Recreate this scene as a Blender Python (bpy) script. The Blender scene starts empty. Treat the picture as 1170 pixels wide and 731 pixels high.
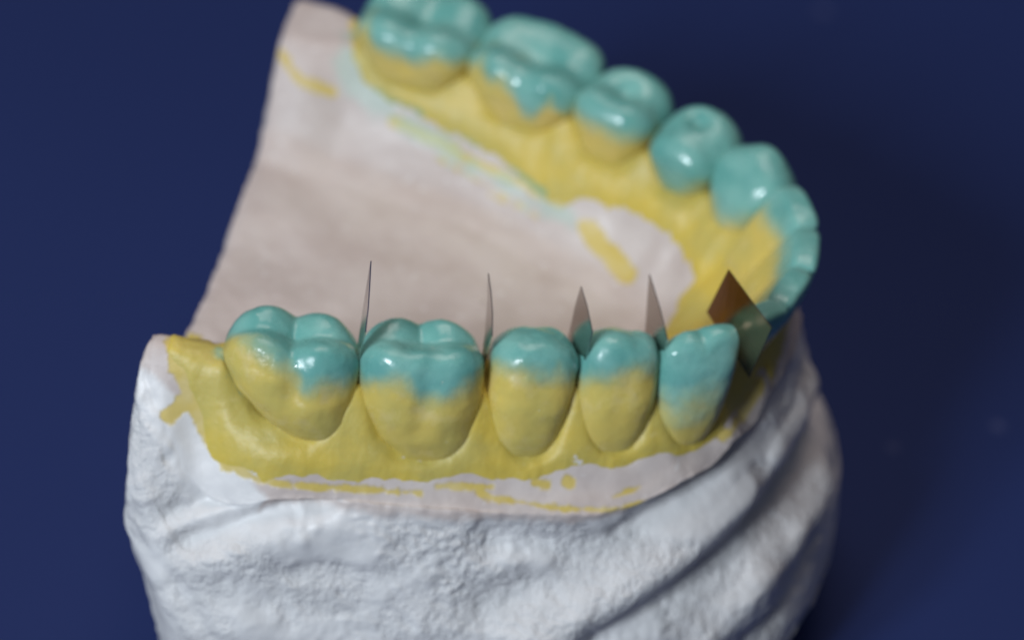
import bpy, numpy as np
from math import radians, sin, cos, pi
from mathutils import Vector, Matrix
from mathutils.bvhtree import BVHTree

S = 0.001                       # the model is measured in millimetres, the scene is in metres
# axes of the model: x towards the incisors, y across the arch (negative = near row), z up, z = 0 at the cusp tips
scene = bpy.context.scene
COL = scene.collection
scene.unit_settings.system = 'METRIC'

# ------------------------------------------------------------------ camera
el, az, ro = map(radians, (39.2, -7.9, 7.9))
FW = np.array([sin(az)*cos(el), cos(az)*cos(el), -sin(el)])
R0 = np.array([cos(az), -sin(az), 0]); U0 = np.cross(R0, FW)
RT = R0*cos(ro)+U0*sin(ro); UP = -R0*sin(ro)+U0*cos(ro)
DIST = 300.; CAM = np.array([-22.59, -16.64, 0])-FW*DIST; FPX = 13.32*DIST
cd = bpy.data.cameras.new('camera'); cam = bpy.data.objects.new('camera', cd); COL.objects.link(cam)
M = Matrix(((RT[0], UP[0], -FW[0]), (RT[1], UP[1], -FW[1]), (RT[2], UP[2], -FW[2]))).to_4x4()
M.translation = Vector(CAM*S); cam.matrix_world = M
cd.sensor_width = 36; cd.sensor_fit = 'HORIZONTAL'; cd.lens = 36*FPX/1170
cd.clip_start = 0.01; cd.clip_end = 20
cd.dof.use_dof = True; cd.dof.focus_distance = 0.287
cd.dof.aperture_fstop = cd.lens*1e-3/0.0068
cd.dof.aperture_blades = 0
scene.camera = cam

def ray(px, py):
    d = FW+RT*(px-585)/FPX-UP*(py-365.5)/FPX
    return d/np.linalg.norm(d)
def unp(px, py, z):
    d = ray(px, py); return CAM+d*(z-CAM[2])/d[2]

# ------------------------------------------------------------------ noise
_r = np.random.RandomState(7)
_perm = _r.permutation(256); _perm = np.concatenate([_perm, _perm, _perm])
_g = _r.normal(size=(256, 3)); _g /= np.linalg.norm(_g, axis=1)[:, None]
def noise(P):
    P = np.asarray(P, float); i = np.floor(P).astype(int); f = P-i; i &= 255
    w = f*f*f*(f*(f*6-15)+10); out = 0
    for a in (0, 1):
        for b in (0, 1):
            for c in (0, 1):
                h = _perm[_perm[_perm[i[..., 0]+a]+i[..., 1]+b]+i[..., 2]+c]
                g = _g[h]
                d = (g*(f-np.array([a, b, c]))).sum(-1)
                wa = w[..., 0] if a else 1-w[..., 0]
                wb = w[..., 1] if b else 1-w[..., 1]
                wc = w[..., 2] if c else 1-w[..., 2]
                out = out+d*wa*wb*wc
    return out*1.6
def fbm(P, oct=4, gain=.5):
    P = np.asarray(P, float); a = 1.; o = 0
    for k in range(oct):
        o = o+a*noise(P*2**k+k*17.3); a *= gain
    return o
def sst(a, b, x):
    t = np.clip((x-a)/(b-a), 0, 1); return t*t*(3-2*t)
def catmull(P, n, closed=False):
    P = np.asarray(P, float); N = len(P)
    if closed: Q = np.vstack([P[-1:], P, P[:2]]); segs = N
    else: Q = np.vstack([2*P[:1]-P[1:2], P, 2*P[-1:]-P[-2:-1]]); segs = N-1
    out = []
    for s in range(segs):
        p0, p1, p2, p3 = Q[s:s+4]
        for t in np.linspace(0, 1, 40, endpoint=False):
            out.append(.5*((2*p1)+(-p0+p2)*t+(2*p0-5*p1+4*p2-p3)*t*t+(-p0+3*p1-3*p2+p3)*t**3))
    if not closed: out.append(P[-1])
    else: out.append(P[0])
    out = np.array(out)
    L = np.r_[0, np.cumsum(np.linalg.norm(np.diff(out, axis=0), axis=1))]
    t = np.linspace(0, L[-1], n+1)[:-1] if closed else np.linspace(0, L[-1], n)
    return np.stack([np.interp(t, L, out[:, k]) for k in range(out.shape[1])], 1)

# ------------------------------------------------------------------ the arch
# name, centre x, y
TEETH = [('M2n', -40.0, -24.3), ('M1n', -29.2, -21.6), ('P2n', -20.0, -18.1), ('P1n', -13.2, -15.4), ('Cn', -6.4, -12.5),
         ('I2n', -1.9, -8.4), ('I1n', 0.2, -3.2), ('I1f', 0.6, 2.9), ('I2f', -1.2, 9.0), ('Cf', -5.9, 14.3),
         ('P1f', -12.2, 17.6), ('P2f', -19.9, 20.7), ('M1f', -29.2, 23.9), ('M2f', -40.9, 26.2)]
arch_pts = [(-64, -25.8), (-52, -25.2)]+[(x, y) for _, x, y in TEETH]+[(-52, 27.2), (-64, 28)]
A = catmull(arch_pts, 701)
AT = np.gradient(A, axis=0); AT /= np.linalg.norm(AT, axis=1)[:, None]
AN = np.stack([AT[:, 1], -AT[:, 0]], 1)            # outward
AL = np.r_[0, np.cumsum(np.linalg.norm(np.diff(A, axis=0), axis=1))]
def arch_near(x, y):
    """arc length s and signed outward offset n of the arch point nearest to (x, y)"""
    sh = x.shape; x = x.ravel(); y = y.ravel(); s = np.empty(len(x)); n = np.empty(len(x))
    for k in range(0, len(x), 20000):
        X = x[k:k+20000]; Y = y[k:k+20000]
        d = (X[:, None]-A[None, :, 0])**2+(Y[:, None]-A[None, :, 1])**2
        i = np.clip(d.argmin(1), 1, len(A)-2)
        dx = X-A[i, 0]; dy = Y-A[i, 1]
        ds = np.clip(dx*AT[i, 0]+dy*AT[i, 1], -.2, .2)
        s[k:k+20000] = AL[i]+ds
        n[k:k+20000] = np.sign(dx*AN[i, 0]+dy*AN[i, 1])*np.hypot(dx-ds*AT[i, 0], dy-ds*AT[i, 1])
    return s.reshape(sh), n.reshape(sh)
def s_of(x, y):
    return arch_near(np.array([x]), np.array([y]))[0][0]
ST = np.array([s_of(x, y) for _, x, y in TEETH])
TW = np.array([11.2, 11.2, 7.4, 7.0, 7.0, 5.6, 5.6, 5.6, 6.0, 6.6, 7.0, 7.6, 11.2, 11.4])
GAP = (ST[:-1]+ST[1:])/2
GAPS = np.r_[ST[0]-6.2, GAP, ST[-1]+6.2]

# land distance (mm from arch centre line to land edge) along the arch
SO_s = np.array([0, s_of(-52, -25.2), s_of(-46, -24.9), ST[0], ST[1], ST[2], ST[3], ST[4], ST[5], ST[6], ST[7], ST[8], ST[9], ST[11], ST[13], 200])
SO = np.array([.5, .5, .68, .86, .92, .98, .95, .72, .45, .38, .4, .5, .7, .9, 1, 1])
LZ = np.array([0, 0, 0, 0, 0, 0, .2, .7, 1, .9, .8, .6, .3, 0, 0, 0])
def T(x, y):
    """height of the gum and plaster surface under the teeth"""
    s, n = arch_near(x, y)
    so = np.interp(s, SO_s, SO); lz = np.interp(s, SO_s, LZ)
    m = np.where(n > 0, n/so, n)
    k = np.clip(np.searchsorted(GAPS, s)-1, 0, len(ST)-1)
    c = ST[k]; half = np.where(s < c, c-GAPS[k], GAPS[k+1]-c)
    w = np.clip(np.abs(s-c)/half, 0, 1.0)           # 0 tooth centre, 1 gap
    wt = sst(.25, 1.0, w)
    ant = np.interp(s, ST, [0, 0, 0, 0, .5, 1, 1, 1, 1, .6, 0, 0, 0, 0])
    gap_p = np.interp(m, [-30, -12, -9, -6.5, -4.5, -2.5, 2.2, 4.2, 6.3, 8, 12], [-14.5, -14.3, -13.6, -11, -7.2, -4.6, -4.9, -8.9, -12.2, -13.2, -14.5])
    too_p = np.interp(m, [-30, -12, -9, -6.5, -4.8, -3, 3, 4.6, 6.3, 8, 12], [-14.5, -14.3, -13.6, -11, -7.6, -6.5, -9.2, -10.8, -12.4, -13.2, -14.5])
    ant_p = np.interp(m, [-30, -14, -10.5, -7, -5, -3.2, -1.6, .5, 4.2, 6.3, 8, 12], [-14.5, -14.2, -12.8, -9.4, -6.6, -5.8, -8.2, -10.4, -12.0, -12.8, -13.2, -14.5])
    z = gap_p*wt+too_p*(1-wt)
    z = z*(1-ant)+(ant_p-(1-wt)*.5*ant)*ant
    z = z+lz*sst(-1, 4, n)
    nk = np.interp(s, np.r_[ST[0]-7, ST[0]-2, ST[1:]], [0, 2.1, .5, .2, .3, 0, 0, 0, 0, 0, 0, 0, 0, 0, 0])
    z = z+nk*sst(1.5, 4, n)*(1-sst(5.0, 7.2, n))
    hw = TW[k]*.44; q = (np.abs((s-c)/hw)**2.4+np.abs(n/4.75)**2.4)**(1/2.4)
    z = z+.55*np.exp(-((q-1.13)/.13)**2)*sst(2.2, 3.6, n)*(1-ant)*sst(ST[0]-5.5, ST[0]-4, s)
    lob = np.interp(s, ST, [.3, .3, .3, .4, .9, 1.2, 1.2, 1.2, 1.2, 1.1, .5, .3, .3, .3])
    z = z+lob*(.5-wt)*np.exp(-((n+6.2)/2.6)**2)+.25*ant*np.sin(s*3.1+n*.25)*np.exp(-((n+7)/2.6)**2)
    # heels behind the last molars
    hn = 1-sst(s_of(-50.5, -25.1), s_of(-45.0, -24.8), s)
    heel = np.interp(n, [-30, -12, -7.5, -4, -1, .8, 3.2, 4.2, 8], [-14.3, -14, -12, -7, -3.9, -4.0, -7.6, -8.6, -11])
    z = z*(1-hn)+heel*hn
    z = z-np.clip(n-4.3, 0, 6)*.8*(1-sst(s_of(-45.5, -24.9), s_of(-39.5, -24.3), s))*sst(s_of(-54, -25.2), s_of(-51, -25.2), s)
    hf = sst(s_of(-45.5, 25.8), s_of(-51, 26.5), s)
    heelf = np.interp(n, [-30, -12, -9, -6, -3, 3, 7, 12], [-14.3, -13.8, -12, -7.5, -5.4, -5, -8, -12])
    z = z*(1-hf)+heelf*hf
    P = np.stack([x*.09, y*.09, x*0+3.3], -1)
    z = z+.35*fbm(P, 2)*sst(-7, -13, n)
    z = z+.05*fbm(np.stack([x*.5, y*.5, x*0], -1), 2)
    return z
# smooth T through a table
gx = np.arange(-62, 12.01, .2); gy = np.arange(-40, 42.01, .2)
GX, GY = np.meshgrid(gx, gy, indexing='ij')
TZ = T(GX, GY)
for _ in range(7):
    Q = np.pad(TZ, 1, mode='edge')
    TZ = (Q[1:-1, 1:-1]*4+2*(Q[2:, 1:-1]+Q[:-2, 1:-1]+Q[1:-1, 2:]+Q[1:-1, :-2])+Q[2:, 2:]+Q[:-2, :-2]+Q[2:, :-2]+Q[:-2, 2:])/16
def table(tab, x, y):
    fx = np.clip((x-gx[0])/.2, 0, len(gx)-1.001); fy = np.clip((y-gy[0])/.2, 0, len(gy)-1.001)
    i = fx.astype(int); j = fy.astype(int); a = fx-i; b = fy-j
    return tab[i, j]*(1-a)*(1-b)+tab[i+1, j]*a*(1-b)+tab[i, j+1]*(1-a)*b+tab[i+1, j+1]*a*b
def hit(px, py):
    d = ray(px, py); t = np.arange(255, 372, .1); P = CAM+d*t[:, None]
    ok = P[:, 2] < table(TZ, P[:, 0], P[:, 1])
    i = ok.argmax() if ok.any() else -1
    return P[i]

# ------------------------------------------------------------------ mesh helpers
def link(name, V, faces, mat, parent=None, smooth=True, attrs=None):
    me = bpy.data.meshes.new(name)
    V = np.asarray(V, np.float32)*S; F = np.asarray(faces, np.int32)
    k = F.shape[1]
    me.vertices.add(len(V)); me.vertices.foreach_set('co', V.ravel())
    me.loops.add(F.size); me.loops.foreach_set('vertex_index', F.ravel())
    me.polygons.add(len(F)); me.polygons.foreach_set('loop_start', np.arange(0, F.size, k, dtype=np.int32))
    me.polygons.foreach_set('loop_total', np.full(len(F), k, np.int32))
    me.update(calc_edges=True); me.validate()
    if smooth: me.polygons.foreach_set('use_smooth', np.ones(len(me.polygons), bool))
    for a, v in (attrs or {}).items():
        at = me.attributes.new(a, 'FLOAT', 'POINT'); at.data.foreach_set('value', np.asarray(v, np.float32).ravel())
    me.materials.append(mat)
    o = bpy.data.objects.new(name, me); COL.objects.link(o)
    if parent: o.parent = parent
    return o
def grid_faces(nu, nv, wrap_u=False):
    i = np.arange(nu if wrap_u else nu-1); j = np.arange(nv-1)
    I, J = np.meshgrid(i, j, indexing='ij'); I2 = (I+1) % nu
    return np.stack([I*nv+J, I2*nv+J, I2*nv+J+1, I*nv+J+1], -1).reshape(-1, 4)
def poly_sdf(x, y, P):
    """signed distance to a closed plan polygon, positive inside"""
    sh = x.shape; x = x.ravel(); y = y.ravel(); d = np.full(len(x), 1e9); ins = np.zeros(len(x), bool)
    for a, b in zip(P, np.roll(P, -1, 0)):
        e = b-a; L = (e*e).sum()+1e-9
        t = np.clip(((x-a[0])*e[0]+(y-a[1])*e[1])/L, 0, 1)
        d = np.minimum(d, (x-a[0]-t*e[0])**2+(y-a[1]-t*e[1])**2)
        c = ((a[1] > y) != (b[1] > y))
        xi = a[0]+(y-a[1])/(b[1]-a[1]+1e-12)*e[0]
        ins ^= c & (x < xi)
    d = np.sqrt(d); return np.where(ins, d, -d).reshape(sh)
def strokes(P, L, hitf):
    """positive inside strokes painted on the surface; P are surface points"""
    v = np.full(P.shape[:-1], -2.)
    for rad, pp in L:
        Q = np.array([hitf(*p) for p in pp])
        if len(Q) == 1: Q = np.vstack([Q, Q])
        near_ = np.linalg.norm(P-Q.mean(0), axis=-1) < rad+2.5+np.linalg.norm(Q-Q.mean(0), axis=-1).max()
        X = P[near_]; d = np.full(len(X), 1e9)
        for a, b in zip(Q[:-1], Q[1:]):
            e = b-a; L2 = (e*e).sum()+1e-9
            t = np.clip(((X-a)@e)/L2, 0, 1)
            d = np.minimum(d, np.linalg.norm(X-a-t[:, None]*e, axis=1))
        v[near_] = np.maximum(v[near_], rad-d)
    return v

# ------------------------------------------------------------------ materials
def nodes(name):
    m = bpy.data.materials.new(name); m.use_nodes = True; nt = m.node_tree
    return m, nt, nt.nodes['Principled BSDF']
def N(nt, t, **kw):
    n = nt.nodes.new(t)
    for k, v in kw.items():
        if k.startswith('_'): setattr(n, k[1:], v)
        else: n.inputs[k.replace('__', ' ')].default_value = v
    return n
def noise_n(nt, scale, detail=4, rough=.5, coord=None):
    n = N(nt, 'ShaderNodeTexNoise', Scale=scale, Detail=detail, Roughness=rough)
    if coord is not None: nt.links.new(coord, n.inputs['Vector'])
    return n.outputs['Fac']
def ramp(nt, fac, a, b, ca=0., cb=1.):
    n = N(nt, 'ShaderNodeMapRange', _interpolation_type='SMOOTHSTEP')
    n.inputs['From Min'].default_value = a; n.inputs['From Max'].default_value = b
    n.inputs['To Min'].default_value = ca; n.inputs['To Max'].default_value = cb
    nt.links.new(fac, n.inputs['Value']); return n.outputs['Result']
def mth(nt, op, a, b):
    n = N(nt, 'ShaderNodeMath', _operation=op)
    for i, v in enumerate((a, b)):
        if hasattr(v, 'links') or hasattr(v, 'is_linked'): nt.links.new(v, n.inputs[i])
        else: n.inputs[i].default_value = v
    return n.outputs[0]
def mix(nt, fac, a, b):
    n = N(nt, 'ShaderNodeMix', _data_type='RGBA')
    for k, v in ((0, fac), (6, a), (7, b)):
        if hasattr(v, 'is_linked'): nt.links.new(v, n.inputs[k])
        else: n.inputs[k].default_value = v if k == 0 else (*v, 1)
    return n.outputs[2]
def attr(nt, name):
    return N(nt, 'ShaderNodeAttribute', _attribute_name=name).outputs['Fac']
def bump(nt, h, dist, bs, strength=1., prev=None):
    b = N(nt, 'ShaderNodeBump', Distance=dist, Strength=strength)
    nt.links.new(h, b.inputs['Height'])
    if prev is not None: nt.links.new(prev, b.inputs['Normal'])
    nt.links.new(b.outputs[0], bs.inputs['Normal']); return b.outputs[0]

YEL = (.64, .49, .085); YEL2 = (.54, .45, .115); TEAL = (.125, .37, .335); TEAL2 = (.21, .47, .42)
PLAS = (.62, .585, .57)

mP, nt, bs = nodes('plaster')
oc = N(nt, 'ShaderNodeTexCoord').outputs['Object']
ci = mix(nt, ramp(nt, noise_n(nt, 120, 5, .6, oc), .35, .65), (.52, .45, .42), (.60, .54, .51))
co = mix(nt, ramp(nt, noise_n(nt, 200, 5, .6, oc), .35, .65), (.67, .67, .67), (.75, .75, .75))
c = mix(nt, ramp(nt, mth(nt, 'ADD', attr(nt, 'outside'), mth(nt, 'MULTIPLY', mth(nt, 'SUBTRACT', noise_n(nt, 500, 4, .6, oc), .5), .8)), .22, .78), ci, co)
c = mix(nt, ramp(nt, noise_n(nt, 900, 2, .5, oc), .66, .74, 0, .5), c, (.74, .73, .72))
ns = noise_n(nt, 700, 4, .6, oc); ns = mth(nt, 'MULTIPLY', mth(nt, 'SUBTRACT', ns, .5), 1.8)
yf = ramp(nt, mth(nt, 'ADD', attr(nt, 'yellow_stain'), mth(nt, 'MULTIPLY', ns, .7)), -.2, .2, 0, .92)
c = mix(nt, yf, c, mix(nt, ramp(nt, noise_n(nt, 260, 3, .5, oc), .4, .62), (.60, .46, .09), (.62, .50, .18)))
n2 = mth(nt, 'MULTIPLY', mth(nt, 'SUBTRACT', noise_n(nt, 330, 3, .6, oc), .5), 4.)
tf = ramp(nt, mth(nt, 'ADD', mth(nt, 'ADD', attr(nt, 'teal_stain'), n2), -.25), -.7, .7, 0, .45)
c = mix(nt, tf, c, (.33, .56, .48))
nt.links.new(c, bs.inputs['Base Color']); nt.links.new(mth(nt, 'ADD', ramp(nt, noise_n(nt, 160, 3, .5, oc), .42, .62, .42, .58), mth(nt, 'MULTIPLY', attr(nt, 'rough'), .1)), bs.inputs['Roughness'])
bs.inputs['Specular IOR Level'].default_value = .5
bs.inputs['Subsurface Weight'].default_value = .0
b0 = bump(nt, yf, .00007, bs, .7)
b1 = bump(nt, noise_n(nt, 450, 5, .6, oc), .0003, bs, .3, b0)
ra = ramp(nt, attr(nt, 'rough'), 0, 1, .05, 1.)
vo = N(nt, 'ShaderNodeTexVoronoi', Scale=520); nt.links.new(oc, vo.inputs['Vector'])
h = mth(nt, 'MULTIPLY', mth(nt, 'ADD', noise_n(nt, 1100, 4, .65, oc), mth(nt, 'MULTIPLY', vo.outputs['Distance'], .35)), ra)
bump(nt, h, .0006, bs, .9, b1)

mG, nt, bs = nodes('yellow_wax')
oc = N(nt, 'ShaderNodeTexCoord').outputs['Object']
c = mix(nt, ramp(nt, noise_n(nt, 180, 4, .55, oc), .35, .65), YEL2, YEL)
c = mix(nt, ramp(nt, noise_n(nt, 900, 3, .6, oc), .62, .8, 0, .5), c, (.68, .58, .25))
ns = noise_n(nt, 1000, 4, .6, oc); ns = mth(nt, 'MULTIPLY', mth(nt, 'SUBTRACT', ns, .5), 1.4)
c = mix(nt, ramp(nt, mth(nt, 'ADD', attr(nt, 'teal_stain'), ns), -.3, .4, 0, .7), c, (.16, .40, .30))
c = mix(nt, ramp(nt, mth(nt, 'ADD', attr(nt, 'chip'), ns), -.02, .1), c, (.72, .70, .68))
nt.links.new(c, bs.inputs['Base Color']); bs.inputs['Roughness'].default_value = .46
bs.inputs['Subsurface Weight'].default_value = .15; bs.inputs['Subsurface Radius'].default_value = (1, .6, .2); bs.inputs['Subsurface Scale'].default_value = .0008
b1 = bump(nt, noise_n(nt, 300, 4, .55, oc), .0003, bs, .6)
bump(nt, noise_n(nt, 1500, 3, .6, oc), .00012, bs, .5, b1)

def tooth_mat(name):
    m, nt, bs = nodes(name)
    oc = N(nt, 'ShaderNodeTexCoord').outputs['Object']
    ye = mix(nt, ramp(nt, noise_n(nt, 220, 4, .55, oc), .35, .68), (.57, .48, .135), (.66, .52, .13))
    ye = mix(nt, ramp(nt, noise_n(nt, 420, 3, .6, oc), .5, .75, 0, .55), ye, (.62, .52, .24))
    te = mix(nt, ramp(nt, noise_n(nt, 250, 4, .5, oc), .3, .7), TEAL, TEAL2)
    ns = noise_n(nt, 380, 4, .55, oc); ns = mth(nt, 'MULTIPLY', mth(nt, 'SUBTRACT', ns, .5), 2.2)
    f = ramp(nt, mth(nt, 'ADD', attr(nt, 'teal'), ns), -1.4, 1.1)
    c = mix(nt, f, ye, te)
    fl = ramp(nt, noise_n(nt, 1300, 3, .6, oc), .70, .78, 0, .7)
    c = mix(nt, fl, c, (.55, .6, .5))
    nt.links.new(c, bs.inputs['Base Color'])
    nt.links.new(ramp(nt, noise_n(nt, 420, 4, .6, oc), .35, .68, .1, .36), bs.inputs['Roughness'])
    bs.inputs['Subsurface Weight'].default_value = .25; bs.inputs['Subsurface Radius'].default_value = (.8, 1, .8); bs.inputs['Subsurface Scale'].default_value = .0009
    b0 = bump(nt, f, .00022, bs, .7)
    b1 = bump(nt, noise_n(nt, 330, 3, .5, oc), .0002, bs, .45, b0)
    bump(nt, noise_n(nt, 1400, 3, .6, oc), .00006, bs, .5, b1)
    return m
mT = tooth_mat('two_colour_wax')

mB, nt, bs = nodes('polished_steel')
oc = N(nt, 'ShaderNodeTexCoord').outputs['Object']
mp = N(nt, 'ShaderNodeMapping'); mp.inputs['Scale'].default_value = (1, 1, .05); nt.links.new(oc, mp.inputs['Vector'])
bs.inputs['Metallic'].default_value = 1; bs.inputs['Base Color'].default_value = (.66, .62, .59, 1)
nt.links.new(ramp(nt, noise_n(nt, 4000, 3, .6, mp.outputs[0]), .3, .7, .12, .24), bs.inputs['Roughness'])
bump(nt, noise_n(nt, 5000, 2, .5, mp.outputs[0]), .00001, bs, .4)

mB2 = mB.copy(); mB2.name = 'steel_brown_reflection'; mB2.node_tree.nodes['Principled BSDF'].inputs['Base Color'].default_value = (.36, .22, .14, 1)  # darker brown copy of the steel: reflection of shaded gum put into its colour

mS, nt, bs = nodes('blue_table_top')
oc = N(nt, 'ShaderNodeTexCoord').outputs['Object']
c = mix(nt, noise_n(nt, 12, 3, .5, oc), (.011, .023, .10), (.015, .030, .12))
vo = N(nt, 'ShaderNodeTexVoronoi', Scale=55); nt.links.new(oc, vo.inputs['Vector'])
c = mix(nt, ramp(nt, vo.outputs['Distance'], .035, .06, .28, 0), c, (.12, .14, .28))
nt.links.new(c, bs.inputs['Base Color']); bs.inputs['Roughness'].default_value = .55
bs.inputs['Specular IOR Level'].default_value = .15

# ------------------------------------------------------------------ table top
FLOOR = -44.
tt = link('table_surface', [(-900, -400, FLOOR), (900, -400, FLOOR), (900, 1400, FLOOR), (-900, 1400, FLOOR)], [(0, 1, 2, 3)], mS, smooth=False)
tt['kind'] = 'structure'

# ------------------------------------------------------------------ cast root
root = bpy.data.objects.new('dental_cast', None); COL.objects.link(root)
root.location = (-.025, 0, FLOOR*S)
root.empty_display_size = .01
root['label'] = 'white plaster cast of a lower jaw with teal and yellow teeth on the blue surface'
root['category'] = 'dental cast'
OFF = np.array([-25., 0, FLOOR])            # children are stored relative to the root

# ------------------------------------------------------------------ plaster base
OUT = [(-52.6, -13), (-52.2, -20), (-52.2, -24.2), (-51.9, -27.3), (-49.6, -29.4), (-46, -30.8), (-40.7, -31.6), (-32.7, -29.6), (-24, -27.4), (-17.5, -25.4),
       (-10.8, -22.8), (-5.6, -18.3), (-2.2, -13.2), (0.1, -5.3), (.9, 1.5), (.5, 8), (-2, 14.5), (-8, 20.5), (-16, 25),
       (-26, 29.5), (-36, 32.5), (-46, 34.5), (-53, 34.5), (-54.6, 30), (-54, 20), (-53.4, 8), (-52.6, -4)]
NU = 1000
O2 = catmull(OUT, NU, closed=True)
ot = np.roll(O2, -1, 0)-np.roll(O2, 1, 0); ot /= np.linalg.norm(ot, axis=1)[:, None]
on = np.stack([ot[:, 1], -ot[:, 0]], 1)
ctr = np.array([-28., 2.])
NR = 230
rr = 1-(1-np.linspace(0, 1, NR))**1.35; rr[0] = .004
PX = ctr[0]+(O2[:, None, 0]-ctr[0])*rr; PY = ctr[1]+(O2[:, None, 1]-ctr[1])*rr
PZ = table(TZ, PX, PY)
edge_d = np.linalg.norm(O2-ctr, axis=1)[:, None]*(1-rr)
land_w = .5*fbm(np.stack([PX*.35, PY*.35, PX*0+9], -1), 3)
posterior = sst(-50.5, -52.5, O2[:, 0])[:, None]
PZ = PZ-.3*np.exp(-(edge_d/.55)**2)+land_w*np.exp(-(edge_d/1.2)**2)*.25
# wall
NW = 150
zt = PZ[:, -1]
zz = zt[:, None]+(FLOOR-zt[:, None])*np.linspace(0, 1, NW+1)[1:]**1.05
dep = zt[:, None]-zz
front = sst(-9, 0, O2[:, 0])[:, None]
near = (sst(-14, -20, O2[:, 1])*(1-.8*sst(-40, -51, O2[:, 0])))[:, None]
rear = sst(-50.5, -52.8, O2[:, 0])[:, None]
fl = front*np.interp(dep, [0, 4, 9, 17, 24, 31], [0, .8, 2.8, 6.5, 7.2, 4.6])
fl = fl+near*(1-front)*np.interp(dep, [0, 1.5, 5, 11, 18, 31], [0, .25, 1.5, 3.5, 4.2, 3.4])
fl = fl*(1-rear)+rear*np.interp(dep, [0, 1, 31], [0, .2, 0])
taper = sst(-40, -52, O2[:, 0])[:, None]*np.interp(dep, [0, 6, 12, 22, 34], [0, 0, .4, 2.2, 4.2])
lo = (1-front)*(1-near)*(1-rear)
fl = fl+lo*np.interp(dep, [0, 12, 30], [0, 2, 0])
toe = (sst(-37, -44, O2[:, 0])*sst(-14, -24, O2[:, 1]))[:, None]*np.interp(dep, [0, 1.5, 5, 11, 18], [0, .9, 1.6, 1.2, 0])
WX = O2[:, None, 0]+on[:, None, 0]*fl+taper; WY = O2[:, None, 1]+on[:, None, 1]*fl-toe
V = np.concatenate([np.stack([PX, PY, PZ], -1), np.stack([WX, WY, zz], -1)], 1)      # NU x (NR+NW) x 3
NV = NR+NW
for _ in range(2):                                   # round the rim
    sl = V[:, NR-6:NR+6].copy(); V[:, NR-5:NR+5] = .25*V[:, NR-6:NR+4]+.5*V[:, NR-5:NR+5]+.25*V[:, NR-4:NR+6]
faces = grid_faces(NU, NV, True)
def normals(V):
    du = np.roll(V, -1, 0)-np.roll(V, 1, 0); dv = np.gradient(V, axis=1)
    n = np.cross(dv, du); return n/(np.linalg.norm(n, axis=-1)[..., None]+1e-12)
bvh = BVHTree.FromPolygons([Vector(v) for v in V.reshape(-1, 3)], [tuple(int(i) for i in f) for f in faces])
def whit(px, py):
    h = bvh.ray_cast(Vector(CAM), Vector(ray(px, py)))
    return np.array(h[0]) if h[0] is not None else unp(px, py, -22)
# sculpted folds of the plaster on the outside: (amplitude mm, width mm, picture of the fold traced on the wall)
FOLDS = [(-.9, 1.2, [(188, 592), (240, 570), (310, 560), (370, 564)]),
         (.55, .9, [(195, 608), (250, 584), (310, 571), (350, 567)]),
         (-1.2, 1.2, [(212, 620), (262, 600), (315, 584), (365, 576)]),
         (.6, 2.2, [(230, 645), (310, 622), (400, 600), (520, 600)]),
         (-.5, 2.2, [(240, 665), (330, 700), (420, 715)]),
         (-1.1, 2.2, [(560, 690), (680, 640), (790, 560), (850, 490), (885, 430)]),
         (1.3, 2.4, [(600, 731), (700, 690), (800, 620), (870, 540), (920, 440)]),
         (-1.6, 2.2, [(690, 731), (760, 690), (850, 610), (915, 520), (935, 440)]),
         (1.2, 2.2, [(800, 731), (870, 660), (930, 570), (955, 500)]),
         (-1.0, 1.8, [(860, 731), (920, 650), (955, 590)]),
         (-.8, 1.5, [(560, 620), (660, 625), (740, 595), (800, 555), (850, 500)]),
         (.4, 2.0, [(430, 640), (520, 640), (620, 650), (700, 625)]),
         (-.25, 1.4, [(330, 650), (420, 655), (500, 640)]),
         (.5, 1.4, [(160, 560), (180, 620), (200, 690)]),
         (-.5, 1.0, [(185, 640), (215, 690), (240, 731)]), (-.35, .45, [(462, 712), (470, 716)]), (.3, .5, [(478, 708), (482, 722)])]
_q = np.random.RandomState(3)
for _ in range(46):                                  # air bubbles, crumbs and nicks in the plaster
    x_ = 160+_q.rand()**1.5*560; y_ = 575+_q.rand()*145 if x_ > 260 else 470+_q.rand()*240
    FOLDS.append((_q.choice([-.2, .22, .16]), .22+.3*_q.rand(), [(x_, y_), (x_+_q.uniform(-5, 8), y_+_q.uniform(-3, 3))]))
nrm = normals(V)
disp = np.zeros(V.shape[:2]); Wv = V[:, NR-4:]
for amp, wd, pp in FOLDS:
    L3 = catmull([whit(*p) for p in pp], 24)
    d2 = np.full(Wv.shape[:2], 1e9)
    for a_, b_ in zip(L3[:-1], L3[1:]):
        e_ = b_-a_; t_ = np.clip(((Wv-a_)@e_)/((e_*e_).sum()+1e-9), 0, 1)
        d2 = np.minimum(d2, ((Wv-a_-t_[..., None]*e_)**2).sum(-1))
    disp[:, NR-4:] += amp*np.exp(-d2/wd**2)
vi = np.arange(NV)[None, :]
wallw = sst(NR-3, NR+12, vi)
cc = V*np.array([1, 1, 1])
along = cc[..., 0]*.75+cc[..., 1]*.25+cc[..., 2]*.6; across = -cc[..., 0]*.55-cc[..., 1]*.2+cc[..., 2]*.8
diag = np.stack([along*.05, across*.22, cc[..., 1]*.04], -1)
disp += wallw*(.12*fbm(diag, 2)+.08*fbm(cc*.4+3, 3, .5))
rid = 1-np.abs(fbm(cc*np.array([.5, .5, .9])+11, 3))*2
patch = sst(-.15, .35, fbm(cc*.09+5, 2))*wallw
disp += .08*patch*np.clip(rid, -1, 1)+.11*wallw*fbm(cc*1.5, 2)*patch
disp += (1-wallw)*.02*fbm(cc*.7, 2)
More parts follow.
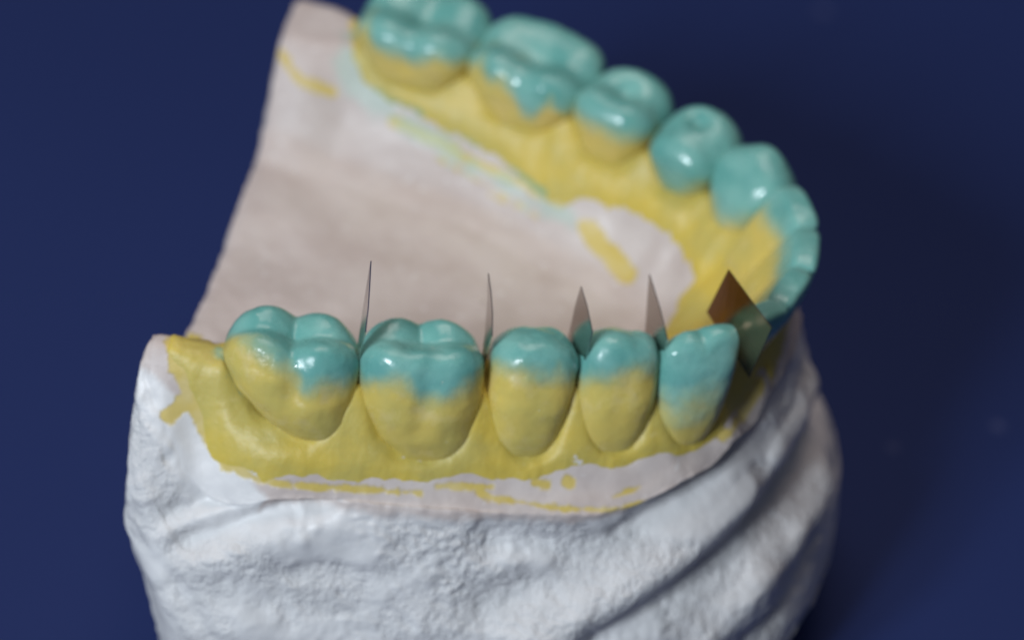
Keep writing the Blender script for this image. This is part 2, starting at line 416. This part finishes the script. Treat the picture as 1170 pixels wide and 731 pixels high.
# rough torn rim
rim = np.exp(-((vi-NR)/9.)**2)
disp += rim*(.14*fbm(cc*.8+30, 3))
V = V+nrm*disp[..., None]
rough = np.clip(wallw*(.12+.88*sst(-.25, .35, fbm(cc*.12+5, 2))), 0, 1)
X, Y = V[..., 0], V[..., 1]
YS = strokes(V, [(1.1, [(203, 392), (207, 415), (222, 440), (232, 470), (244, 500), (262, 526)]), (.8, [(262, 526), (285, 538), (300, 545)]), (.75, [(194, 475), (206, 462), (236, 455)]), (.45, [(322, 60), (330, 78), (350, 97), (380, 106)]), (.5, [(345, 92), (378, 104)]),
                    (.95, [(672, 262), (690, 285), (718, 313)]), (.5, [(665, 256), (680, 275)]),
                    (.16, [(500, 180), (545, 205), (600, 238)]), (.14, [(560, 222), (612, 247)]),
                    (.62, [(651, 550)]), (.4, [(625, 553), (612, 551)]), (.33, [(300, 549), (360, 556), (440, 560)]), (.25, [(440, 561), (480, 563)]),
                    (.4, [(548, 560), (560, 568)]), (.22, [(560, 568), (640, 580), (700, 583), (745, 572)]), (.25, [(605, 576), (650, 582)]),
                    (.12, [(700, 568), (730, 556)]), (.6, [(450, 138), (520, 172)]), (.5, [(520, 175), (600, 212), (640, 232)]),
                    (.5, [(826, 497), (842, 480)]), (.7, [(846, 474), (858, 455), (868, 438)]), (.3, [(500, 555), (560, 556)]), (.3, [(180, 378), (215, 376)])], whit)
TS = strokes(V, [(1.5, [(398, 75), (408, 100), (435, 122)]), (1.2, [(425, 118), (475, 148), (522, 176)]), (.9, [(540, 190), (600, 224), (655, 252)]),
                    (.5, [(395, 40), (392, 75)])], whit)
topm = (vi < NR+8)
# centre fan + bottom
VV = V.reshape(-1, 3)
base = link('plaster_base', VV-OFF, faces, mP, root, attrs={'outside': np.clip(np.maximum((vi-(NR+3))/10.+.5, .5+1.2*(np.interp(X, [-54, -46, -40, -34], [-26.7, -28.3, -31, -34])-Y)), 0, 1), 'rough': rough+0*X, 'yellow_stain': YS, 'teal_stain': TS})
base['label'] = 'white plaster base, smooth inside and rough with folds outside'

# ------------------------------------------------------------------ yellow wax over the gum
visible1 = [(204, 376), (190, 388), (188, 405), (203, 425), (211, 440), (212, 452), (219, 465),(226, 478), (231, 500), (236, 518),
            (258, 538), (285, 546), (300, 551), (345, 552), (400, 552), (440, 554), (480, 553), (530, 549), (565, 549), (600, 553), (626, 546), (655, 535), (700, 537),
            (735, 528), (775, 524), (805, 512), (828, 492), (845, 468), (862, 440), (874, 420)]
hid1 = [(-.2, -5), (.1, 0), (0, 6), (-1.6, 12), (-5, 17.5), (-11, 21), (-19, 25), (-27, 28.4), (-36, 31), (-44, 31), (-49, 29)]
visible2 = [(403, -20), (396, 30), (400, 75), (428, 112), (470, 132), (520, 158), (560, 180), (590, 205), (625, 232), (640, 240), (655, 234), (670, 228),
            (690, 236), (715, 246), (745, 262), (772, 280), (786, 300), (790, 320), (770, 350), (758, 378)]
hid2 = [(-14, -9.5), (-20, -11.5), (-29, -14), (-38, -16.5), (-44, -19)]
visible3 = [(247, 392), (236, 382)]
POLY = np.array([tuple(hit(*p)[:2]) for p in visible1]+hid1+[tuple(hit(*p)[:2]) for p in visible2]+hid2+[tuple(hit(*p)[:2]) for p in visible3])
h_ = .16
ax = np.arange(-56, 5, h_); ay = np.arange(-33, 34, h_)
AX, AY = np.meshgrid(ax, ay, indexing='ij')
sd = poly_sdf(AX, AY, POLY)
sd = sd+(.12+.14*sst(-10, 0, AY))*fbm(np.stack([AX*.7, AY*.7, AX*0+2], -1), 4)*sst(-58, -10, AX*0)
outl = poly_sdf(AX, AY, O2[::4])
thick = -.25+.8*sst(-.1, .6, sd)*(.55+.45*sst(-46.5, -45.2, AX))
GZ = table(TZ, AX, AY)+thick-.25*(1-sst(.0, 1.2, outl))*0
sa, na = arch_near(AX, AY)
GZ += .10*fbm(np.stack([AX*.6, AY*.6, AX*0+7], -1), 3)
# wax drapery below the necks
GZ += .12*np.sin(sa*1.1+2*noise(np.stack([AX*.3, AY*.3, AX*0], -1)))*sst(4, 6, na)
keep = (sd > -.2) & (outl > .25)
idx = -np.ones(AX.shape, int); K = keep
fc = K[:-1, :-1] & K[1:, :-1] & K[1:, 1:] & K[:-1, 1:]
use = np.zeros(K.shape, bool)
for a in (0, 1):
    for b in (0, 1): use[a:a+fc.shape[0], b:b+fc.shape[1]] |= fc
idx[use] = np.arange(use.sum())
I, J = np.nonzero(fc)
gf = np.stack([idx[I, J], idx[I+1, J], idx[I+1, J+1], idx[I, J+1]], 1)
gv = np.stack([AX[use], AY[use], GZ[use]], 1)
gxv, gyv = gv[:, 0], gv[:, 1]
chip = strokes(gv, [(.32, [(459, 523), (474, 529), (488, 531)]), (.2, [(465, 531), (468, 531)]), (.42, [(656, 524), (662, 528)]), (.4, [(283, 541), (290, 545)]),
                          (.2, [(786, 506), (812, 492), (822, 478)]), (.25, [(760, 210), (772, 216)]), (.2, [(756, 248), (762, 250)]), (.15, [(615, 512), (622, 505)]), (.1, [(323, 470), (328, 472)]),
                          (.12, [(380, 484), (388, 478)])], hit)
gts = strokes(gv, [(.6, [(250, 405), (262, 425), (275, 445)]), (.7, [(520, 160), (570, 190), (620, 222)]), (.5, [(405, 40), (403, 80)]), (.5, [(430, 108), (480, 130)])], hit)
gum = link('gum_wax', gv-OFF, gf, mG, root, attrs={'chip': chip, 'teal_stain': gts})
gum['label'] = 'glossy yellow wax layer over the gum'

# ------------------------------------------------------------------ teeth
def smax(a, b, k):
    h = np.clip(.5+.5*(a-b)/k, 0, 1); return b*(1-h)+a*h+k*h*(1-h)
def make_tooth(name, prof, cusps, grooves, teal, centre=(0, .4, -5), k_edge=.9, expo=2.5, nlat=110, nlon=170, R=3.2, ksm=.35, wob=.10, seed=0, pit=None, soft=1., label=None, rot=0, shift=(0, 0, 0)):
    """prof rows: z, mLeft, mRight, nIn, nOut ; cusps: m, n, h, radius ; grooves: (m0, z0, side, width, depth)"""
    i = [t[0] for t in TEETH].index(name); s0 = ST[i]
    k = np.searchsorted(AL, s0); t = AT[k]; th = np.arctan2(t[1], t[0])+radians(rot)
    tx, ty = TEETH[i][1], TEETH[i][2]
    mx = np.array([cos(th), sin(th), 0]); nx = np.array([sin(th), -cos(th), 0])
    pf = np.array(sorted(prof)); zk = pf[:, 0]
    zs = np.linspace(zk[0], zk[-1], 120)
    tab = [np.interp(zs, zk, pf[:, c]) for c in range(1, 5)]
    for c in range(4):                                  # soften the knots
        v = tab[c]
        for _ in range(30): v[1:-1] = .25*v[:-2]+.5*v[1:-1]+.25*v[2:]
    def F(P):
        m, n, z = P[..., 0], P[..., 1], P[..., 2]
        zc = np.clip(z, zs[0], zs[-1])
        l, r, ni, no = [np.interp(zc, zs, v) for v in tab]
        cm, hm = (l+r)/2, np.maximum((r-l)/2, .05); cn, hn = (ni+no)/2, np.maximum((no-ni)/2, .05)
        q = (np.abs((m-cm)/hm)**expo+np.abs((n-cn)/hn)**expo)**(1/expo)
        side = (q-1)*np.minimum(hm, hn)
        for (m0, sl, sd_, w, dp, z0, z1) in grooves:
            mm = m0+sl*(z+3)
            g = dp*np.exp(-((m-mm)/w)**2)*sst(0, 1.5, sd_*(n-cn))*sst(z0-1, z0+1, z)*(1-sst(z1-1, z1+1, z))
            side = side+g
        H = np.full(m.shape, -9.)
        for (cmx, cny, ch, cr) in cusps:
            H = smax(H, ch-((m-cmx)**2+(n-cny)**2)/(2*cr), ksm)
        if pit: H = H-pit[3]*np.exp(-((m-pit[0])/pit[2])**2-((n-pit[1])/(pit[2]*.8))**2)
        bottom = zs[0]-z
        f = smax(side, z-H, k_edge)
        f = smax(f, bottom, .8)
        W = m*mx[0]+tx
        return f
    la = np.linspace(0, pi, nlat); lo_ = np.linspace(0, 2*pi, nlon, endpoint=False)
    LO, LA = np.meshgrid(lo_, la, indexing='ij')
    D = np.stack([np.sin(LA)*np.cos(LO), np.sin(LA)*np.sin(LO), np.cos(LA)], -1)
    C0 = np.array(centre)
    lo_r = np.zeros(LA.shape); hi_r = np.zeros(LA.shape); done = np.zeros(LA.shape, bool)
    for r in np.arange(.3, 14, .3):
        f = F(C0+D*r)
        new = (f > 0) & ~done
        hi_r[new] = r; lo_r[new] = r-.3; done |= new
    hi_r[~done] = 14; lo_r[~done] = 13.7
    for _ in range(14):
        mid = (lo_r+hi_r)/2; f = F(C0+D*mid[..., None]); up = f > 0
        hi_r = np.where(up, mid, hi_r); lo_r = np.where(up, lo_r, mid)
    P = C0+D*hi_r[..., None]
    P = P+D*(wob*fbm(P*.35+seed*7.7, 3))[..., None]
    P[:, 0] = P[:, 0].mean(0); P[:, -1] = P[:, -1].mean(0)
    # teal / yellow boundary
    tm = np.where(P[..., 1] > 0, np.interp(P[..., 0], [a[0] for a in teal[0]], [a[1] for a in teal[0]]), np.interp(P[..., 0], [a[0] for a in teal[1]], [a[1] for a in teal[1]]))
    bl = sst(-1, 1, P[..., 1])
    t0 = np.interp(P[..., 0], [a[0] for a in teal[0]], [a[1] for a in teal[0]]); t1 = np.interp(P[..., 0], [a[0] for a in teal[1]], [a[1] for a in teal[1]])
    tv = (P[..., 2]-(t0*bl+t1*(1-bl)))*soft
    W = P[..., 0:1]*mx+P[..., 1:2]*nx+P[..., 2:3]*np.array([0, 0, 1])+np.array([tx, ty, 0])+np.array(shift)
    o = link('tooth', W.reshape(-1, 3)-OFF, grid_faces(nlon, nlat, True), mT, root, attrs={'teal': tv})
    if label: o['label'] = label
    return o

def F2(v): return [(-6, v), (6, v)]
# near row, m runs from the back of the mouth to the front
make_tooth('M2n', [(.5, -4.4, 4.6, -3.4, 2.4), (-1, -5.3, 5.6, -3.9, 2.8), (-3, -5.8, 6.0, -4.5, 3.9), (-5, -4.7, 6.0, -4.4, 4.6), (-6.8, -2.9, 5.9, -3.9, 4.7), (-8.2, -1.0, 5.5, -3.2, 4.5), (-9.2, .4, 5.0, -2, 3.8)],
           [(-2.6, -2.4, .1, 2.8), (2.5, -2.5, -.2, 2.8), (-2.6, 1.5, -.3, 4.0), (3.0, 1.7, -.35, 4.0)],
           [(.8, .0, 1, 1.1, .4, -5, 2)], ([(-5.5, 0), (-3.8, -.2), (-2.2, -1.0), (0, -1.8), (1.6, -3.2), (3, -2.8), (5.5, -3.3)], F2(-3)), centre=(1, .3, -4.6), seed=1, ksm=.5, k_edge=1.2,
           label='last molar of the near row, mostly yellow with a teal crown')
make_tooth('M1n', [(.5, -4.3, 4.3, -3.4, 2.5), (-1, -5.0, 5.2, -3.9, 2.9), (-3, -5.4, 5.6, -4.5, 3.9), (-5.5, -5.0, 5.6, -4.5, 4.8), (-8, -4.2, 5.4, -3.8, 4.9), (-10, -2.7, 4.9, -2.8, 4.6), (-11.2, -1.6, 4.4, -2, 3.8)],
           [(-2.5, -2.5, -.1, 2.7), (2.2, -2.6, -.3, 2.7), (-3, 1.5, -.3, 4.6), (0, 1.8, -.45, 3.5), (2.8, 1.7, -.35, 4.6)],
           [(.3, .1, 1, 1.1, .35, -7, 2)], ([(-5.5, -4), (-4, -2.6), (-2.4, -2.0), (-1.1, -2.1), (-.2, -3.5), (1.8, -3.5), (3, -2.6), (5.5, -2.3)], F2(-3)), centre=(.5, .3, -4.8), seed=2, ksm=.5, k_edge=1.2,
           label='near molar between the two narrow metal blades')
make_tooth('P2n', [(.5, -2.4, 2.5, -2.6, 1.4), (-.8, -3.3, 3.4, -3.2, 1.9), (-2.6, -3.8, 3.9, -3.8, 3.0), (-5, -4.1, 3.5, -3.9, 4.2), (-8, -4.0, 2.9, -3.2, 4.7), (-10, -3.4, 2.3, -2.4, 4.4), (-11.1, -2.8, 1.6, -1.6, 3.6)],
           [(-.2, .6, -.15, 6), (-1.3, -2.2, -.9, 3), (1.5, -2.2, -1.0, 3)],
           [], ([(-4, -1.8), (0, -1.9), (1.8, -2.1), (3.5, -3.2)], F2(-3)), seed=3, expo=2.6, k_edge=1.2, centre=(0, .3, -5), label='near premolar with a flat teal cap over yellow')
make_tooth('P1n', [(.5, -2.0, 2.1, -2.2, 1.2), (-.8, -2.9, 3.2, -3.0, 1.7), (-2.6, -3.4, 3.7, -3.6, 2.7), (-5, -3.9, 3.6, -3.7, 3.9), (-8, -3.8, 3.1, -3.0, 4.4), (-10, -3.2, 2.4, -2.2, 4.2), (-11.3, -2.5, 1.6, -1.5, 3.3)],
           [(-.5, .5, .05, 4.2), (-.6, -2.2, -1.1, 3), (2.0, .4, -.4, 4)],
           [], ([(-4, -4.2), (-2.6, -2.8), (-1, -2.2), (1, -2.0), (3.5, -2.2)], F2(-3)), seed=4, expo=2.6, k_edge=1.1, centre=(0, .3, -5), label='near premolar next to the canine, with a bright teal cap')
make_tooth('Cn', [(.7, -1.2, 3.3, -.8, .9), (-.6, -3.3, 3.6, -1.3, 1.4), (-2.4, -3.9, 3.3, -2.3, 2.3), (-5, -4.3, 2.9, -3.0, 3.2), (-7.5, -4.3, 2.3, -2.8, 3.5), (-9.6, -3.8, 1.4, -2.2, 3.3), (-10.9, -3.0, .4, -1.6, 2.6)],
           [(1.6, 0, .5, 2.4), (-1.4, 0, .0, 2.6), (2.7, 0, .35, 1.2)], [], ([(-4, -5.8), (-1, -5.0), (3, -5.6)], F2(-5)), soft=.4, seed=5, expo=2.3, k_edge=.6, centre=(-.2, 0, -4.2), label='near canine, teal fading into yellow, beside the tilted blade with a painted brown reflection')
# incisors
inc = lambda w, lean=0: [(.8, -w*.88, w*.88, -1.3, .7), (-1.2, -w*.98, w*.98, -2.2, .75), (-3.5, -w, w, -3.6, .1), (-6.5, -w*.85, w*.85, -5.6, -1.2), (-9, -w*.6, w*.6, -6.4, -2.6)]
make_tooth('I2n', inc(3.15), [(0, 0, .25, 14)], [], (F2(-3.8), F2(-2.4)), seed=6, k_edge=.6, expo=4.2, centre=(0, -1.6, -3.5))
make_tooth('I1n', inc(3.15), [(0, 0, .25, 14)], [], (F2(-3.8), F2(-2.0)), seed=7, k_edge=.6, expo=4.2, centre=(0, -1.6, -3.5))
make_tooth('I1f', inc(3.3), [(0, 0, .25, 14)], [], (F2(-3.8), F2(-2.0)), seed=8, k_edge=.6, expo=4.2, centre=(0, -1.6, -3.5))
make_tooth('I2f', inc(3.3), [(.4, 0, .3, 12)], [], (F2(-3.8), F2(-2.2)), seed=9, k_edge=.6, expo=4.2, centre=(0, -1.6, -3.5))
# far row (lingual faces towards the camera); m runs to the back
make_tooth('Cf', [(1, -3.0, 3.0, -2.1, 1.6), (-1, -4.0, 4.0, -3.0, 2.1), (-3, -4.0, 4.0, -3.9, 2.8), (-6, -3.0, 3.0, -4.3, 3.0), (-9, -2, 2, -4, 2.6)],
           [(0, .3, .9, 2.4), (-1.8, -.4, .1, 2.4), (1.8, -.6, 0, 2.4)], [], (F2(-4), [(-3.5, -3.6), (0, -5.4), (3, -4)]), seed=10, soft=.6, ksm=.8, expo=2.6, k_edge=.9, centre=(0, -.3, -4))
make_tooth('P1f', [(1, -3.3, 3.2, -3.5, 2.7), (-1, -3.8, 3.8, -4.3, 3.3), (-3, -3.9, 3.9, -4.5, 3.8), (-6, -2.8, 2.8, -3.6, 4), (-10, -2, 2, -2.5, 3)],
           [(0, 1.2, .6, 4.5), (0, -2.2, -.3, 4)], [], (F2(-4), [(-3.5, -3.4), (-1, -5.6), (1, -5.6), (3, -3)]), seed=11, soft=.7, expo=3.0, ksm=.8, pit=(.3, 0, 1.2, .9), k_edge=1.4, centre=(0, 0, -4))
make_tooth('P2f', [(1, -3.6, 3.6, -3.8, 3.1), (-1, -4.2, 4.2, -4.5, 3.9), (-3, -4.3, 4.3, -4.8, 4.3), (-6, -3.2, 3.2, -4.0, 4.3), (-10, -2, 2, -2.5, 3)],
           [(0, 1.6, .5, 5), (-1.2, -2.4, 0, 4), (1.4, -2.4, 0, 4)], [], (F2(-4), [(-3.5, -2.2), (0, -2.0), (3, -2)]), seed=12, expo=3.0, ksm=.8, pit=(0, -.1, 1.4, 1.0), k_edge=1.4, centre=(0, 0, -4))
make_tooth('M1f', [(1, -5.4, 5.4, -4.3, 4.1), (-1, -6.2, 6.2, -5.1, 4.9), (-3, -6.3, 6.2, -5.4, 5.2), (-6, -4.8, 4.6, -4.6, 5.2), (-10, -3, 3, -2.5, 3)],
           [(-2.9, -3.2, -.1, 5), (2.6, -3.2, -.1, 5), (-3.6, 2.6, .4, 4.4), (0, 3.0, .5, 4), (3.5, 2.6, .4, 4.4)], [(-.4, 0, -1, 1.2, .3, -4, 2)],
           (F2(-4), [(-5, -3.4), (-3.8, -1.6), (-2.4, -4.0), (-1.2, -4.2), (-.2, -2.6), (1.4, -1.2), (2.6, -2.0), (4, -.8), (5.5, -2.2)]), seed=13, expo=3.0, ksm=1.3, pit=(0, .2, 2.2, .45), k_edge=1.3, centre=(0, 0, -4))
make_tooth('M2f', [(1, -5.4, 5.4, -4.3, 4.1), (-1, -6.2, 6.2, -5.1, 4.9), (-3, -6.3, 6.2, -5.4, 5.2), (-6, -4.8, 4.6, -4.6, 5.2), (-10, -3, 3, -2.5, 3)],
           [(-2.9, -3.0, -.2, 5), (2.6, -3.0, -.2, 5), (-3.3, 2.6, .4, 4.6), (3.0, 2.7, .4, 4.6)], [(-.4, 0, -1, 1.2, .3, -4, 2)],
           (F2(-4), [(-5, -2.0), (-3, -1.4), (-1, -2.8), (1, -2.6), (3, -2.2), (4.5, -1.0), (5.5, -2.2)]), seed=14, expo=3.0, ksm=1.3, pit=(0, .2, 2.2, .45), k_edge=1.3, centre=(0, 0, -4))

# ------------------------------------------------------------------ metal blades stuck between the teeth
def make_blade(g, ang, pts, label, mat=mB, lean=0):
    """pts in the blade's own plane: (along, up); ang = bearing of the along axis in plan, degrees from -y towards +x"""
    a = radians(ang); d = np.array([sin(a), -cos(a), 0]); up = np.array([lean, 0, 1.]); up /= np.linalg.norm(up)
    nn = np.cross(d, up); nn /= np.linalg.norm(nn)
    c0 = np.array(g)
    V = [c0+d*p+up*q+nn*e for e in (-.045, .045) for p, q in pts]
    k = len(pts); o_ = c0
    me = bpy.data.meshes.new('metal_blade')
    me.from_pydata([tuple((v-o_)*S) for v in V], [], [tuple(range(k))[::-1], tuple(range(k, 2*k))]+[(i, (i+1) % k, k+(i+1) % k, k+i) for i in range(k)])
    me.materials.append(mat); me.update()
    o = bpy.data.objects.new('metal_blade', me); COL.objects.link(o); o.location = tuple(o_*S)
    o['label'] = label; o['category'] = 'metal blade'; o['group'] = 'metal blades stuck between the near teeth'
    return o
def gp(i, n=0, z=-1.5):
    k = np.searchsorted(AL, GAP[i]); p = A[k]+AN[k]*n; return (p[0], p[1], z)
make_blade((-34.38, -23.1, -1.5), 24, [(-.4, -2.5), (-.35, 0), (-.12, 2.2), (.45, 6.5), (1.18, 10.5), (1.7, 8), (1.96, 6.2), (1.9, 3.4), (.9, .6), (.1, -2.5)],
           'thinnest sliver of metal, leftmost blade, standing between the two near molars')
make_blade((-23.86, -19.49, -1.5), 28, [(-1.3, -2.5), (-1.35, 1), (-1.75, 3.8), (-2.55, 6.4), (-1.3, 5.4), (-.2, 4), (.5, 2), (0, .4), (-.4, -2.5)],
           'narrow upright metal blade between the near molar and the premolar')
make_blade((-17.49, -14.62, -1.5), 34, [(-.55, -1.5), (-.59, -.9), (-.2, 3), (.26, 5.35), (1.9, 4.5), (3.61, 3.02), (3.2, -.5), (1.5, -3)],
           'grey metal triangle between the two near premolars')
make_blade((-11.01, -11.87, -1.5), 34, [(-.85, -2.2), (-.89, -1.84), (-2.09, 4.59), (.6, 3.2), (3.09, 1.42), (2.8, -1), (1.2, -3)],
           'pinkish metal triangle between the near premolar and the canine')
make_blade((-3.4, -11.75, -1.0), 50, [(-4.4, .45), (2.0, -2.3), (3.45, 4.36), (-2.8, 6.32)],
           'wide four cornered blade with a painted brown reflection between the canine and the incisors', mB2)

# ------------------------------------------------------------------ light
def area(name, loc, target, sx, sy, power, col):
    L = bpy.data.lights.new(name, 'AREA'); L.shape = 'RECTANGLE'; L.size = sx*S; L.size_y = sy*S; L.energy = power; L.color = col
    o = bpy.data.objects.new(name, L); COL.objects.link(o); o.location = Vector(loc)*S
    o.rotation_euler = (Vector(target)-Vector(loc)).to_track_quat('-Z', 'Y').to_euler(); return o
area('window_light', (-300, -520, 360), (-25, -10, -8), 75, 150, 2.0, (.84, .92, 1.0))
area('window_light', (-205, -562, 360), (-25, -10, -8), 75, 150, 2.0, (.84, .92, 1.0))
area('ceiling_light', (-100, 160, 620), (-25, 0, -10), 420, 420, 1.7, (1.0, .84, .77))
w = bpy.data.worlds.new('World'); scene.world = w; w.use_nodes = True
w.node_tree.nodes['Background'].inputs[0].default_value = (.55, .60, .75, 1)
w.node_tree.nodes['Background'].inputs[1].default_value = .09
scene.view_settings.view_transform = 'Standard'; scene.view_settings.look = 'None'
scene.view_settings.exposure = 0; scene.view_settings.gamma = 1
